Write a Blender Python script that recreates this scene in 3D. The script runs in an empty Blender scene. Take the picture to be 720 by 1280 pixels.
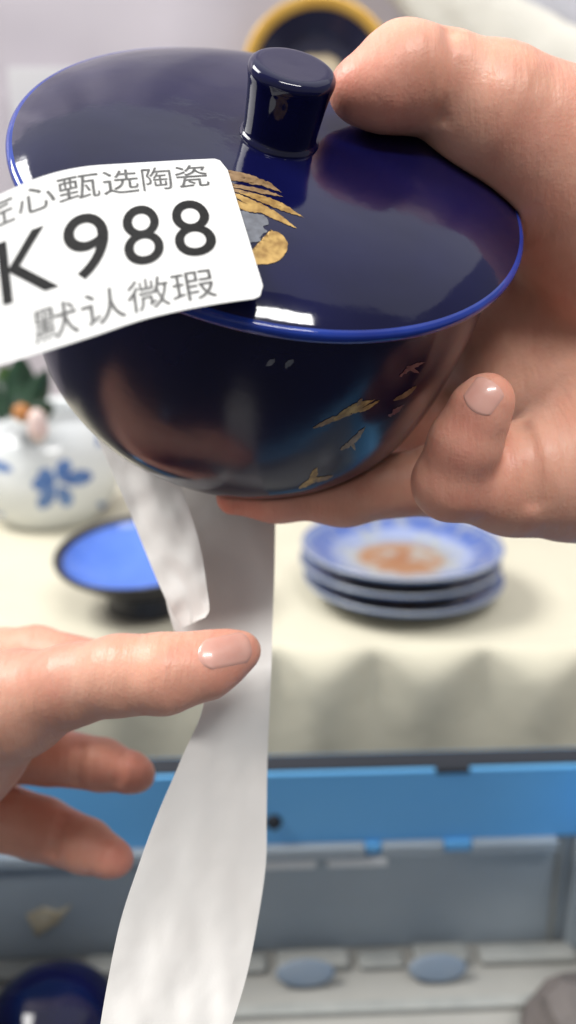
import bpy, bmesh, math, random
import numpy as np
from mathutils import Vector, Matrix, noise as mnoise
from mathutils.bvhtree import BVHTree

random.seed(4)
S = bpy.context.scene
COL = S.collection
R = math.radians

# ------------------------------------------------------------------ camera, world, lamps, exposure
PITCH, FPX, CAMZ = 18.0, 1108.0, 0.48
cam_d = bpy.data.cameras.new('camera')
cam = bpy.data.objects.new('camera', cam_d)
COL.objects.link(cam)
cam.location = (0, 0, CAMZ)
cam.rotation_euler = (R(90 - PITCH), 0, 0)
cam_d.sensor_fit = 'VERTICAL'
cam_d.sensor_height = 36
cam_d.lens = FPX / 1280 * 36
cam_d.clip_start, cam_d.clip_end = 0.01, 50
cam_d.dof.use_dof = True
cam_d.dof.focus_distance = 0.218
cam_d.dof.aperture_fstop = 8.0
S.camera = cam

world = bpy.data.worlds.new('World')
S.world = world
world.use_nodes = True
world.node_tree.nodes['Background'].inputs[0].default_value = (0.97, 0.97, 1.0, 1)
world.node_tree.nodes['Background'].inputs[1].default_value = 0.36

def area_light(name, loc, target, sx, sy, power, col=(1, 1, 1)):
    l = bpy.data.lights.new(name, 'AREA')
    l.shape, l.size, l.size_y, l.energy, l.color = 'RECTANGLE', sx, sy, power, col
    o = bpy.data.objects.new(name, l)
    COL.objects.link(o)
    o.location = loc
    o.rotation_euler = (Vector(target) - Vector(loc)).to_track_quat('-Z', 'Y').to_euler()
    return o
area_light('ceiling_glow', (0, 1.7, 2.75), (0, 1.7, 0), 5.0, 4.2, 43, (0.99, 1, 0.96))
area_light('ceiling_panel', (-1.55, 0.45, 2.3), (0.0, 0.45, 0.2), 1.2, 0.9, 72, (1, 0.985, 0.95))
area_light('ceiling_panel', (0.44, -0.83, 2.3), (0.2, 0.1, 0.3), 1.15, 0.24, 38, (1, 0.985, 0.96))

S.view_settings.view_transform = 'Standard'
S.view_settings.look = 'None'
S.view_settings.exposure = 0.0
S.view_settings.gamma = 1.0
S.cycles.max_bounces = 8

# ------------------------------------------------------------------ placing helpers
RX = Vector((1, 0, 0))
FW = Vector((0, math.cos(R(PITCH)), -math.sin(R(PITCH))))
UP = Vector((0, math.sin(R(PITCH)), math.cos(R(PITCH))))
EYE = Vector((0, 0, CAMZ))

def ray(px, py):
    return FW + RX * ((px - 360) / FPX) + UP * ((640 - py) / FPX)
def at(px, py, d):                    # point seen at (px, py) d metres deep
    return EYE + ray(px, py) * d
def on_z(px, py, z):                  # ... lying at height z
    r = ray(px, py)
    return EYE + r * ((z - CAMZ) / r.z)
def on_y(px, py, y):
    r = ray(px, py)
    return EYE + r * (y / r.y)

MW = {}
def empty(name, M, label, cat, group=None):
    o = bpy.data.objects.new(name, None)
    COL.objects.link(o)
    o.empty_display_size = 0.02
    o.matrix_world = M
    MW[o] = M.copy()
    tag(o, label, cat, group)
    return o
def tag(o, label=None, cat=None, group=None, kind=None):
    if label: o['label'] = label
    if cat: o['category'] = cat
    if group: o['group'] = group
    if kind: o['kind'] = kind
    return o
def obj(name, verts, faces, mat, parent=None, origin=None, smooth=True, local=False):
    """verts in world space (or in the parent's own space when local)"""
    me = bpy.data.meshes.new(name)
    if parent is not None:
        if not local:
            iv = MW[parent].inverted()
            verts = [iv @ Vector(v) for v in verts]
    elif origin is not None:
        verts = [Vector(v) - origin for v in verts]
    me.from_pydata([tuple(v) for v in verts], [], faces)
    me.update()
    bm = bmesh.new(); bm.from_mesh(me)
    bmesh.ops.recalc_face_normals(bm, faces=bm.faces)
    bm.to_mesh(me); bm.free()
    if smooth:
        for p in me.polygons: p.use_smooth = True
    me.materials.append(mat)
    o = bpy.data.objects.new(name, me)
    COL.objects.link(o)
    if parent is not None:
        o.parent = parent
        MW[o] = MW[parent].copy()
    elif origin is not None:
        o.location = origin
        MW[o] = Matrix.Translation(origin)
    else:
        MW[o] = Matrix.Identity(4)
    return o

def catmull(pts, n):
    pts = [np.array(p, float) for p in pts]
    out = []
    P = [2 * pts[0] - pts[1]] + pts + [2 * pts[-1] - pts[-2]]
    for i in range(1, len(P) - 2):
        for k in range(n):
            t = k / n
            a, b, c, d = P[i - 1], P[i], P[i + 1], P[i + 2]
            out.append(0.5 * ((2 * b) + (c - a) * t + (2 * a - 5 * b + 4 * c - d) * t * t + (3 * b - a - 3 * c + d) * t ** 3))
    out.append(pts[-1])
    return np.array(out)

def lathe(profile, n=128, sub=4):
    pr = catmull(profile, sub) if sub else np.array(profile, float)
    verts, faces = [], []
    for r, z in pr:
        for k in range(n):
            a = 2 * math.pi * k / n
            verts.append((max(r, 1e-5) * math.cos(a), max(r, 1e-5) * math.sin(a), z))
    m = len(pr)
    for i in range(m - 1):
        for k in range(n):
            k2 = (k + 1) % n
            faces.append((i * n + k, i * n + k2, (i + 1) * n + k2, (i + 1) * n + k))
    return verts, faces

def box(x0, x1, y0, y1, z0, z1, bev=0.0):
    bm = bmesh.new()
    bmesh.ops.create_cube(bm, size=1)
    for v in bm.verts:
        v.co = Vector(((x0 + x1) / 2 + v.co.x * (x1 - x0), (y0 + y1) / 2 + v.co.y * (y1 - y0), (z0 + z1) / 2 + v.co.z * (z1 - z0)))
    if bev:
        bmesh.ops.bevel(bm, geom=bm.edges[:], offset=bev, segments=2, affect='EDGES', profile=0.6)
    vs = [v.co.copy() for v in bm.verts]
    bm.verts.index_update()
    fs = [tuple(v.index for v in f.verts) for f in bm.faces]
    bm.free()
    return vs, fs

# ------------------------------------------------------------------ materials
def mat(name, base, rough=0.5, noise=None, bump=None, coat=0.0, sss=0.0, spec=0.5, metallic=0.0, trans=0.0, sheen=0.0, rough_noise=None):
    m = bpy.data.materials.new(name)
    m.use_nodes = True
    nt = m.node_tree
    b = nt.nodes['Principled BSDF']
    b.inputs['Base Color'].default_value = (*base, 1)
    b.inputs['Roughness'].default_value = rough
    b.inputs['Metallic'].default_value = metallic
    b.inputs['Specular IOR Level'].default_value = spec
    b.inputs['Coat Weight'].default_value = coat
    b.inputs['Coat Roughness'].default_value = 0.03
    b.inputs['Sheen Weight'].default_value = sheen
    if sss:
        b.inputs['Subsurface Weight'].default_value = sss
        b.inputs['Subsurface Radius'].default_value = (1.0, 0.35, 0.2)
        b.inputs['Subsurface Scale'].default_value = 0.004
    tc = nt.nodes.new('ShaderNodeTexCoord')
    if noise:
        col2, scale, detail, contrast = noise
        nz = nt.nodes.new('ShaderNodeTexNoise')
        nz.inputs['Scale'].default_value = scale
        nz.inputs['Detail'].default_value = detail
        nt.links.new(tc.outputs['Object'], nz.inputs['Vector'])
        rp = nt.nodes.new('ShaderNodeValToRGB')
        rp.color_ramp.elements[0].position = 0.5 - contrast
        rp.color_ramp.elements[1].position = 0.5 + contrast
        rp.color_ramp.elements[0].color = (*base, 1)
        rp.color_ramp.elements[1].color = (*col2, 1)
        nt.links.new(nz.outputs['Fac'], rp.inputs['Fac'])
        nt.links.new(rp.outputs['Color'], b.inputs['Base Color'])
    if rough_noise:
        lo, hi, scale = rough_noise
        nz = nt.nodes.new('ShaderNodeTexNoise')
        nz.inputs['Scale'].default_value = scale
        nz.inputs['Detail'].default_value = 5
        nt.links.new(tc.outputs['Object'], nz.inputs['Vector'])
        mr = nt.nodes.new('ShaderNodeMapRange')
        mr.inputs['From Min'].default_value, mr.inputs['From Max'].default_value = 0.35, 0.7
        mr.inputs['To Min'].default_value, mr.inputs['To Max'].default_value = lo, hi
        nt.links.new(nz.outputs['Fac'], mr.inputs['Value'])
        nt.links.new(mr.outputs['Result'], b.inputs['Roughness'])
    if bump:
        last = None
        for scale, dist, detail in bump:
            nz = nt.nodes.new('ShaderNodeTexNoise')
            nz.inputs['Scale'].default_value = scale
            nz.inputs['Detail'].default_value = detail
            nt.links.new(tc.outputs['Object'], nz.inputs['Vector'])
            bp = nt.nodes.new('ShaderNodeBump')
            bp.inputs['Strength'].default_value = 1.0
            bp.inputs['Distance'].default_value = dist
            nt.links.new(nz.outputs['Fac'], bp.inputs['Height'])
            if last: nt.links.new(last.outputs['Normal'], bp.inputs['Normal'])
            last = bp
        nt.links.new(last.outputs['Normal'], b.inputs['Normal'])
        if coat: nt.links.new(last.outputs['Normal'], b.inputs['Coat Normal'])
    return m

def cobalt(name, lo, hi):
    return mat(name, (0.0022, 0.0026, 0.027), 0.09, noise=((0.0035, 0.0042, 0.044), 30, 4, 0.2), bump=[(28, 0.0006, 2), (220, 0.00003, 2)], rough_noise=(lo, hi, 40), spec=0.42)
M_cobalt = cobalt('cobalt_glaze', 0.05, 0.13)
M_cobalt_soft = cobalt('cobalt_glaze_worn', 0.14, 0.24)
M_cobalt_edge = mat('cobalt_thin_glaze', (0.007, 0.022, 0.20), 0.07, noise=((0.012, 0.045, 0.32), 60, 3, 0.2), bump=[(60, 0.0003, 2)])
M_porcelain = mat('bare_porcelain', (0.78, 0.76, 0.72), 0.4)
M_gold = mat('gilt_print', (0.30, 0.17, 0.05), 0.38, noise=((0.56, 0.36, 0.12), 420, 6, 0.14), metallic=0.35)
M_gold_dark = mat('worn_gilt_print', (0.20, 0.115, 0.05), 0.4, noise=((0.36, 0.23, 0.12), 500, 5, 0.18), metallic=0.3)
M_rose = mat('rose_print', (0.16, 0.045, 0.06), 0.4, noise=((0.24, 0.12, 0.11), 400, 5, 0.2))
M_silver = mat('grey_print', (0.115, 0.12, 0.14), 0.4, noise=((0.17, 0.18, 0.21), 600, 5, 0.2), metallic=0.2)
M_card = mat('card', (0.62, 0.61, 0.63), 0.6, noise=((0.58, 0.57, 0.6), 20, 3, 0.2))
M_label = mat('label_paper', (0.74, 0.74, 0.73), 0.42, bump=[(900, 0.00002, 3)], noise=((0.71, 0.71, 0.70), 60, 3, 0.2))
M_ink = mat('black_ink', (0.008, 0.008, 0.009), 0.6, noise=((0.022, 0.022, 0.022), 900, 5, 0.25), spec=0.2)
M_ink_grey = mat('thin_ink', (0.07, 0.07, 0.07), 0.6, noise=((0.17, 0.17, 0.17), 900, 5, 0.25), spec=0.2)
M_paper = mat('backing_paper', (0.80, 0.775, 0.745), 0.5, noise=((0.86, 0.845, 0.82), 45, 4, 0.25), bump=[(30, 0.00018, 2), (1500, 0.00003, 2)])
def let_light_through(m, amount, col):
    nt = m.node_tree
    out = [n for n in nt.nodes if n.type == 'OUTPUT_MATERIAL'][0]
    tr = nt.nodes.new('ShaderNodeBsdfTranslucent'); tr.inputs[0].default_value = (*col, 1)
    mx = nt.nodes.new('ShaderNodeMixShader'); mx.inputs[0].default_value = amount
    nt.links.new(nt.nodes['Principled BSDF'].outputs[0], mx.inputs[1]); nt.links.new(tr.outputs[0], mx.inputs[2])
    nt.links.new(mx.outputs[0], out.inputs['Surface'])
let_light_through(M_paper, 0.15, (0.86, 0.83, 0.78))
M_cloth = mat('cream_cloth', (0.65, 0.615, 0.49), 0.85, noise=((0.61, 0.575, 0.455), 9, 5, 0.25), bump=[(14, 0.004, 3), (1400, 0.0002, 2)], sheen=0.1)
M_wall = mat('lavender_backdrop', (0.47, 0.43, 0.475), 0.8, noise=((0.52, 0.485, 0.53), 3.5, 4, 0.2), bump=[(3, 0.02, 2), (900, 0.0003, 2)])
M_drape = mat('ivory_drape', (0.80, 0.77, 0.69), 0.8, bump=[(20, 0.004, 3), (1200, 0.0002, 2)])
M_drape2 = mat('pale_lilac_drape', (0.60, 0.60, 0.66), 0.8, bump=[(16, 0.004, 3), (1200, 0.0002, 2)])
M_white_glaze = mat('white_glaze', (0.70, 0.715, 0.715), 0.16, noise=((0.66, 0.69, 0.71), 20, 3, 0.25), bump=[(25, 0.001, 2)])
M_blue_paint = mat('underglaze_blue', (0.055, 0.12, 0.34), 0.2, noise=((0.14, 0.25, 0.5), 90, 4, 0.2))
M_dish_blue = mat('cornflower_glaze', (0.07, 0.165, 0.60), 0.22, noise=((0.12, 0.24, 0.70), 25, 5, 0.25), bump=[(40, 0.0006, 3)])
M_dish_dark = mat('black_glaze', (0.011, 0.012, 0.018), 0.3, noise=((0.03, 0.03, 0.04), 40, 4, 0.2))
M_crate_blue = mat('crate_blue_plastic', (0.13, 0.43, 0.80), 0.42, noise=((0.155, 0.47, 0.83), 14, 5, 0.25), bump=[(300, 0.0001, 3)])
M_crate_grey = mat('crate_grey_plastic', (0.34, 0.39, 0.43), 0.45, noise=((0.39, 0.435, 0.47), 10, 5, 0.25), bump=[(300, 0.0001, 3)], rough_noise=(0.35, 0.6, 25))
M_crate_floor = mat('crate_floor_plastic', (0.29, 0.285, 0.265), 0.5, noise=((0.36, 0.35, 0.325), 14, 6, 0.25))
M_crate_ridge = mat('crate_ridge_plastic', (0.36, 0.36, 0.34), 0.4, noise=((0.25, 0.26, 0.25), 35, 5, 0.2))
M_hinge = mat('hinge_plastic', (0.16, 0.215, 0.29), 0.5, noise=((0.22, 0.26, 0.31), 30, 4, 0.2))
M_dark_gap = mat('dark_rubber_and_gap_shade', (0.02, 0.025, 0.035), 0.6)  # dark fittings, also the painted gap shadow on the crate beam
M_floor = mat('floor_carpet', (0.022, 0.023, 0.028), 0.8, noise=((0.032, 0.032, 0.036), 6, 5, 0.3))
M_kraft = mat('grey_kraft_paper', (0.10, 0.085, 0.08), 0.7, noise=((0.14, 0.12, 0.11), 40, 5, 0.25), bump=[(60, 0.002, 3)])
M_scrap = mat('beige_scrap', (0.47, 0.38, 0.24), 0.6, noise=((0.66, 0.58, 0.42), 120, 4, 0.15))
M_leaf = mat('leaf_green', (0.03, 0.075, 0.022), 0.35, noise=((0.07, 0.13, 0.035), 60, 4, 0.25))
M_leaf_dark = mat('leaf_dark', (0.009, 0.03, 0.017), 0.35, noise=((0.018, 0.055, 0.025), 60, 4, 0.25))
M_petal = mat('petal_pink', (0.72, 0.50, 0.46), 0.4, noise=((0.8, 0.68, 0.62), 80, 4, 0.25))
M_orange = mat('petal_orange', (0.48, 0.20, 0.06), 0.4)
M_gilt_rim = mat('gilt_rim', (0.66, 0.37, 0.065), 0.32, metallic=0.45, noise=((0.74, 0.46, 0.11), 30, 4, 0.25))
M_nail = mat('nail', (0.64, 0.325, 0.265), 0.27, coat=0.35, noise=((0.70, 0.40, 0.33), 160, 3, 0.3), sss=0.15)
M_nail_pale = mat('nail_free_edge', (0.74, 0.56, 0.48), 0.2, coat=0.5)

def skin_material():
    m = mat('skin', (0.66, 0.325, 0.225), 0.48, noise=((0.76, 0.42, 0.31), 70, 6, 0.25), bump=[(140, 0.0003, 4), (1100, 0.0001, 3)], sss=0.35, spec=0.33, rough_noise=(0.36, 0.56, 120))
    nt = m.node_tree
    b = nt.nodes['Principled BSDF']
    src = b.inputs['Base Color'].links[0].from_socket
    # fine folds of skin, running across the fingers
    tc = [n for n in nt.nodes if n.type == 'TEX_COORD'][0]
    mp = nt.nodes.new('ShaderNodeMapping'); mp.inputs['Scale'].default_value = (330, 70, 70)
    mp.inputs['Rotation'].default_value = (0.2, 0.35, 0.3)
    nt.links.new(tc.outputs['Object'], mp.inputs['Vector'])
    fz = nt.nodes.new('ShaderNodeTexNoise'); fz.inputs['Scale'].default_value = 1.0; fz.inputs['Detail'].default_value = 3
    nt.links.new(mp.outputs[0], fz.inputs['Vector'])
    fb = nt.nodes.new('ShaderNodeBump'); fb.inputs['Distance'].default_value = 0.0005
    nt.links.new(fz.outputs['Fac'], fb.inputs['Height'])
    nt.links.new(b.inputs['Normal'].links[0].from_socket, fb.inputs['Normal'])
    nt.links.new(fb.outputs['Normal'], b.inputs['Normal'])
    at_ = nt.nodes.new('ShaderNodeAttribute'); at_.attribute_name = 'blush'
    mx = nt.nodes.new('ShaderNodeMix'); mx.data_type = 'RGBA'; mx.blend_type = 'MIX'
    nt.links.new(at_.outputs['Fac'], mx.inputs['Factor'])
    nt.links.new(src, mx.inputs['A'])
    mx.inputs['B'].default_value = (0.66, 0.25, 0.185, 1)
    bz = nt.nodes.new('ShaderNodeTexNoise'); bz.inputs['Scale'].default_value = 42; bz.inputs['Detail'].default_value = 5; bz.inputs['Roughness'].default_value = .65
    nt.links.new([n for n in nt.nodes if n.type == 'TEX_COORD'][0].outputs['Object'], bz.inputs['Vector'])
    br = nt.nodes.new('ShaderNodeMapRange'); br.inputs['From Min'].default_value = .48; br.inputs['From Max'].default_value = .72; br.inputs['To Max'].default_value = .55
    nt.links.new(bz.outputs['Fac'], br.inputs['Value'])
    ad = nt.nodes.new('ShaderNodeMath'); ad.operation = 'ADD'; ad.use_clamp = True
    nt.links.new(at_.outputs['Fac'], ad.inputs[0]); nt.links.new(br.outputs['Result'], ad.inputs[1])
    nt.links.new(ad.outputs[0], mx.inputs['Factor'])
    nt.links.new(mx.outputs['Result'], b.inputs['Base Color'])
    return m
M_skin = skin_material()

def radial_plate_material(name, stops, noise_cols=None):
    """colour by distance from the plate's axis, broken up by noise so that bands look brush-painted"""
    m = mat(name, (0.7, 0.7, 0.7), 0.18, bump=[(30, 0.0006, 2)])
    nt = m.node_tree
    b = nt.nodes['Principled BSDF']
    tc = nt.nodes.new('ShaderNodeTexCoord')
    sp = nt.nodes.new('ShaderNodeSeparateXYZ')
    nt.links.new(tc.outputs['Object'], sp.inputs[0])
    cx = nt.nodes.new('ShaderNodeCombineXYZ')
    nt.links.new(sp.outputs[0], cx.inputs[0]); nt.links.new(sp.outputs[1], cx.inputs[1])
    ln = nt.nodes.new('ShaderNodeVectorMath'); ln.operation = 'LENGTH'
    nt.links.new(cx.outputs[0], ln.inputs[0])
    nz = nt.nodes.new('ShaderNodeTexNoise'); nz.inputs['Scale'].default_value = 55; nz.inputs['Detail'].default_value = 4
    nt.links.new(tc.outputs['Object'], nz.inputs['Vector'])
    ma = nt.nodes.new('ShaderNodeMath'); ma.operation = 'MULTIPLY_ADD'
    nt.links.new(nz.outputs['Fac'], ma.inputs[0]); ma.inputs[1].default_value = 0.012; ma.inputs[2].default_value = -0.006
    ad = nt.nodes.new('ShaderNodeMath'); ad.operation = 'ADD'
    nt.links.new(ln.outputs['Value'], ad.inputs[0]); nt.links.new(ma.outputs[0], ad.inputs[1])
    sc = nt.nodes.new('ShaderNodeMath'); sc.operation = 'MULTIPLY'; sc.inputs[1].default_value = 10.0
    nt.links.new(ad.outputs[0], sc.inputs[0])
    rp = nt.nodes.new('ShaderNodeValToRGB')
    els = rp.color_ramp.elements
    while len(els) > 1: els.remove(els[-1])
    els[0].position, els[0].color = stops[0][0] * 10, (*stops[0][1], 1)
    for r_, c in stops[1:]:
        e = els.new(r_ * 10); e.color = (*c, 1)
    nt.links.new(sc.outputs[0], rp.inputs['Fac'])
    out = rp.outputs['Color']
    if noise_cols:
        c2, scale, lo, hi = noise_cols
        n2 = nt.nodes.new('ShaderNodeTexNoise'); n2.inputs['Scale'].default_value = scale; n2.inputs['Detail'].default_value = 5
        nt.links.new(tc.outputs['Object'], n2.inputs['Vector'])
        r2 = nt.nodes.new('ShaderNodeMapRange')
        r2.inputs['From Min'].default_value, r2.inputs['From Max'].default_value = lo, hi
        nt.links.new(n2.outputs['Fac'], r2.inputs['Value'])
        mx = nt.nodes.new('ShaderNodeMix'); mx.data_type = 'RGBA'
        nt.links.new(r2.outputs['Result'], mx.inputs['Factor'])
        nt.links.new(out, mx.inputs['A']); mx.inputs['B'].default_value = (*c2, 1)
        out = mx.outputs['Result']
    nt.links.new(out, b.inputs['Base Color'])
    return m
WB = (0.28, 0.32, 0.45)
DB = (0.045, 0.09, 0.36)
M_plate = radial_plate_material('blue_and_white_plate', [(0.0, (0.30, 0.12, 0.045)), (0.034, (0.34, 0.17, 0.08)), (0.041, (0.32, 0.31, 0.29)), (0.048, WB), (0.060, (0.28, 0.34, 0.55)), (0.066, (0.09, 0.15, 0.42)), (0.078, (0.08, 0.13, 0.36)), (0.084, (0.20, 0.26, 0.42)), (0.088, DB)], ((0.36, 0.38, 0.36), 60, 0.52, 0.70))
M_plate_under = mat('plate_underside_glaze', (0.42, 0.44, 0.45), 0.2, noise=((0.36, 0.39, 0.43), 20, 3, 0.25))
M_wallplate = radial_plate_material('navy_plate', [(0.0, (0.6, 0.56, 0.5)), (0.030, (0.55, 0.45, 0.3)), (0.034, (0.02, 0.02, 0.04)), (0.1, (0.012, 0.012, 0.035))])

# ------------------------------------------------------------------ the setting
TZ = 0.16                                      # table top height above what the crate stands on
WALL_Y = 1.20
v, f = box(-2.2, 2.2, -1.6, WALL_Y + 0.2, -0.05, 0)
tag(obj('floor', v, f, M_floor, smooth=False), kind='structure')
nx, nz_ = 90, 40
verts, faces = [], []
for j in range(nz_ + 1):
    for i in range(nx + 1):
        x = -2.2 + 4.4 * i / nx
        z = 2.0 * j / nz_
        y = WALL_Y + 0.012 * math.sin(x * 13 + 0.6 * math.sin(z * 5)) + 0.006 * math.sin(x * 31 + 1)
        verts.append((x, y, z))
for j in range(nz_):
    for i in range(nx):
        a = j * (nx + 1) + i
        faces.append((a, a + 1, a + nx + 2, a + nx + 1))
n0 = len(verts)
verts += [(x, y + 0.05, z) for x, y, z in verts]
faces += [tuple(q + n0 for q in reversed(fc)) for fc in faces]
tag(obj('wall', verts, faces, M_wall), kind='structure')

# tablecloth: flat top, then a front drop whose swags lean out wide between sharp pinched folds
EDGE_Y = on_z(360, 802, TZ).y
def swag(x):
    apex = [on_y(p, 800, EDGE_Y).x for p in (-190, -40, 95, 218, 345, 468, 606, 745, 880, 1010)]
    for a, b in zip(apex, apex[1:]):
        if a <= x < b:
            return math.sin(math.pi * (x - a) / (b - a)) ** 1.3
    return 0.5 + 0.5 * math.sin(x * 46)
xs = np.linspace(-0.5, 0.9, 321)
top_y = np.linspace(WALL_Y - 0.03, EDGE_Y + 0.0, 40)
verts, faces = [], []
NS = 46
for x in xs:
    s = swag(x)
    w = 0.0012 * mnoise.noise(Vector((x * 12, 3, 1)))
    for y in top_y:
        q = min(1, (y - EDGE_Y) / 0.05)
        h = 0.0022 * mnoise.noise(Vector((x * 9, y * 9, 0.3))) + 0.0016 * mnoise.noise(Vector((x * 26, y * 20, 4.3)))
        verts.append((x, y, TZ + h * max(q, 0.15) - 0.001))
    rad = 0.008 + 0.022 * s                    # how softly the cloth rolls over the edge here
    for k in range(1, NS + 1):
        t = k / NS
        L = t * (TZ + 0.02)
        arc = rad * 0.5 * math.pi
        if L < arc:
            a = L / rad
            yy, zz = EDGE_Y - rad * math.sin(a) * 0.75, TZ - rad * (1 - math.cos(a))
        else:
            e_ = min(1, (L - arc) / 0.10); e_ = e_ * e_ * (3 - 2 * e_)
            yy, zz = EDGE_Y - rad * 0.75 * (1 - e_) - 0.010 * e_, TZ - rad - (L - arc)
        ease = min(1, L / 0.12)
        yy += -0.004 * ease * math.sin(x * 27 + 1.5) - 0.001 * ease * math.sin(x * 63) + w
        verts.append((x, yy, max(0.002, zz)))
m = len(top_y) + NS
for i in range(len(xs) - 1):
    for j in range(m - 1):
        a = i * m + j
        faces.append((a, a + m, a + m + 1, a + 1))
cl = obj('tablecloth', verts, faces, M_cloth, origin=Vector((0, EDGE_Y, 0)))
so = cl.modifiers.new('thickness', 'SOLIDIFY'); so.thickness = 0.0012; so.offset = -1
tag(cl, 'cream tablecloth with soft scalloped folds hanging over the front edge of the table', 'tablecloth')

# drapes at the upper right: a broad ivory fold of cloth crossing a lilac one
def drape(name, line, width, thick, mt, label):
    pts = catmull([list(p) for p in line], 14)
    verts, faces = [], []
    n = 28
    for i, p in enumerate(pts):
        p = Vector(p)
        d = Vector(pts[min(i + 1, len(pts) - 1)]) - Vector(pts[max(i - 1, 0)])
        d.normalize()
        nrm = Vector((0, -1, 0))
        sd = d.cross(nrm).normalized()
        for k in range(n):
            a = 2 * math.pi * k / n
            rr = 1 + 0.12 * math.sin(3 * a + i * 0.12) + 0.05 * math.sin(7 * a + i * 0.3)
            verts.append(p + sd * (math.cos(a) * width * rr) + nrm * (math.sin(a) * thick * rr))
    for i in range(len(pts) - 1):
        for k in range(n):
            k2 = (k + 1) % n
            faces.append((i * n + k, i * n + k2, (i + 1) * n + k2, (i + 1) * n + k))
    faces.append(tuple(range(n))); faces.append(tuple((len(pts) - 1) * n + k for k in range(n)))
    o = obj(name, verts, faces, mt, origin=Vector(pts[-1]))
    tag(o, label, 'drape')
yw = WALL_Y - 0.05
drape('cloth_drape', [on_y(470, -120, yw), on_y(560, -10, yw), on_y(650, 62, yw), on_y(735, 112, yw), on_y(900, 170, yw)], 0.046, 0.020, M_drape, 'ivory cloth fold running diagonally down the wall above the wrist')
drape('cloth_drape', [on_y(600, -160, yw + .02), on_y(680, -60, yw + .02), on_y(760, 20, yw + .02), on_y(950, 110, yw + .02)], 0.055, 0.018, M_drape2, 'pale lilac cloth fold in the top right corner above the ivory fold')

# white card on the wall, mostly hidden behind the lid
p0, p1 = on_y(9, 84, WALL_Y - 0.025), on_y(112, 240, WALL_Y - 0.025)
v, f = box(p0.x, p1.x, WALL_Y - 0.026, WALL_Y - 0.022, p1.z, p0.z, 0.001)
tag(obj('notice_card', v, f, M_card, origin=Vector(((p0.x + p1.x) / 2, WALL_Y - .026, p1.z)), smooth=False), 'plain white card fixed to the lavender wall behind the lid', 'card')

# gold rimmed navy plate hung on the wall
yp = WALL_Y - 0.06
pc = on_y(398, 104, yp)
pr = (on_y(493, 104, yp).x - pc.x)
Mp = Matrix.Translation(pc) @ Matrix.Rotation(R(90 - 6), 4, 'X')
wp = empty('wall_plate', Mp, 'navy plate with a shiny gold rim hung on the wall behind the thumb', 'plate')
v, f = lathe([(0, -.004), (pr * .5, -.004), (pr * .62, 0), (pr * .87, .0107)], 96)
obj('well', v, f, M_wallplate, wp, local=True)
v, f = lathe([(pr * .865, .0105), (pr * .88, .0125), (pr * .93, .0145), (pr, .0155), (pr * 1.0, .0135), (pr * .86, .008), (pr * .6, -.004), (0, -.009)], 96)
obj('gold_rim', v, f, M_gilt_rim, wp, local=True)
v, f = box(-0.004, 0.004, -0.004, 0.004, -0.05, -0.006)
obj('hanger', v, f, M_dark_gap, wp, local=True, smooth=False)

# ------------------------------------------------------------------ crockery on the table
def plate(h, label, dx=0.0, dy=0.0, rz=0.0):
    M = Matrix.Translation(PLC + Vector((dx, dy, h))) @ Matrix.Rotation(rz, 4, 'Z')
    p = empty('dinner_plate', M, label, 'plate', 'blue and white plates stacked on the tablecloth')
    v, f = lathe([(0, .0048), (.040, .0048), (.052, .0058), (.062, .011), (.078, .0175), (.0875, .0205), (.0885, .0212)], 96)
    obj('painted_face', v, f, M_plate, p, local=True)
    v, f = lathe([(.0885, .0212), (.0893, .0207), (.0890, .0195), (.080, .0135), (.064, .0055), (.0535, .002), (.0525, 0), (.0500, 0), (.0490, .0022), (0, .0022)], 96)
    obj('underside', v, f, M_plate_under, p, local=True)
    for rr, zz, th in ((.0893, .0195, .0011), (.0835, .0155, .0005)):
        vv, ff = lathe([(rr - .0012, zz + th), (rr + .0002, zz + th * .6), (rr + .0004, zz), (rr - .0002, zz - th), (rr - .0016, zz - th)], 96, 2)
        obj('blue_line', vv, ff, M_blue_paint, p, local=True)
    return p
TOP_H = 0.029
PLC = on_z(502, 678, TZ + TOP_H + 0.021)
PLC.z = TZ + 0.001
plate(0, 'blue and white plate at the bottom of the stack, resting on the cream cloth', .002, -.001, .3)
plate(0.0145, 'middle plate of the blue and white stack on the tablecloth', -.0012, .001, 1.2)
plate(TOP_H, 'top plate of the stack, blue patterned rim and brown orange centre in view', .0, .0, .9)

# blue dish with black outside
dr = 0.074
dc = on_z(180, 687, TZ + 0.052)
Md = Matrix.Translation(Vector((dc.x, dc.y, TZ + 0.004))) @ Matrix.Rotation(R(6), 4, 'X') @ Matrix.Rotation(R(-2), 4, 'Y')
dish = empty('footed_dish', Md, 'blue glazed dish with black rim on a black foot beside the plate stack', 'dish')
v, f = lathe([(0, .030), (.03, .031), (.050, .036), (.062, .043), (.0665, .0480)], 96)
obj('blue_inside', v, f, M_dish_blue, dish, local=True)
v, f = lathe([(.0665, .0478), (.070, .0510), (.073, .0518), (dr, .0500), (.072, .046), (.060, .036), (.046, .028), (.034, .025)], 96)
obj('black_rim', v, f, M_dish_dark, dish, local=True)
v, f = lathe([(.034, .0252), (.031, .016), (.034, .004), (.035, -.001), (.032, -.001), (.029, .01), (0, .012)], 96)
obj('foot', v, f, M_dish_dark, dish, local=True)

# white jar with a blue painted blossom
jc = on_z(58, 655, TZ)
Mj = Matrix.Translation(Vector((jc.x, jc.y + .03, TZ + .001)))
jar = empty('porcelain_jar', Mj, 'white porcelain jar with a blue painted blossom at the left of the table', 'jar')
v, f = lathe([(0, .002), (.05, .002), (.053, 0), (.056, .003), (.070, .020), (.081, .045), (.083, .065), (.078, .088), (.066, .106), (.052, .117), (.048, .122), (.050, .127), (.047, .128), (.044, .122), (.05, .11), (0, .10)], 96)
jar_body = obj('body', v, f, M_white_glaze, jar, local=True)

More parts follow.
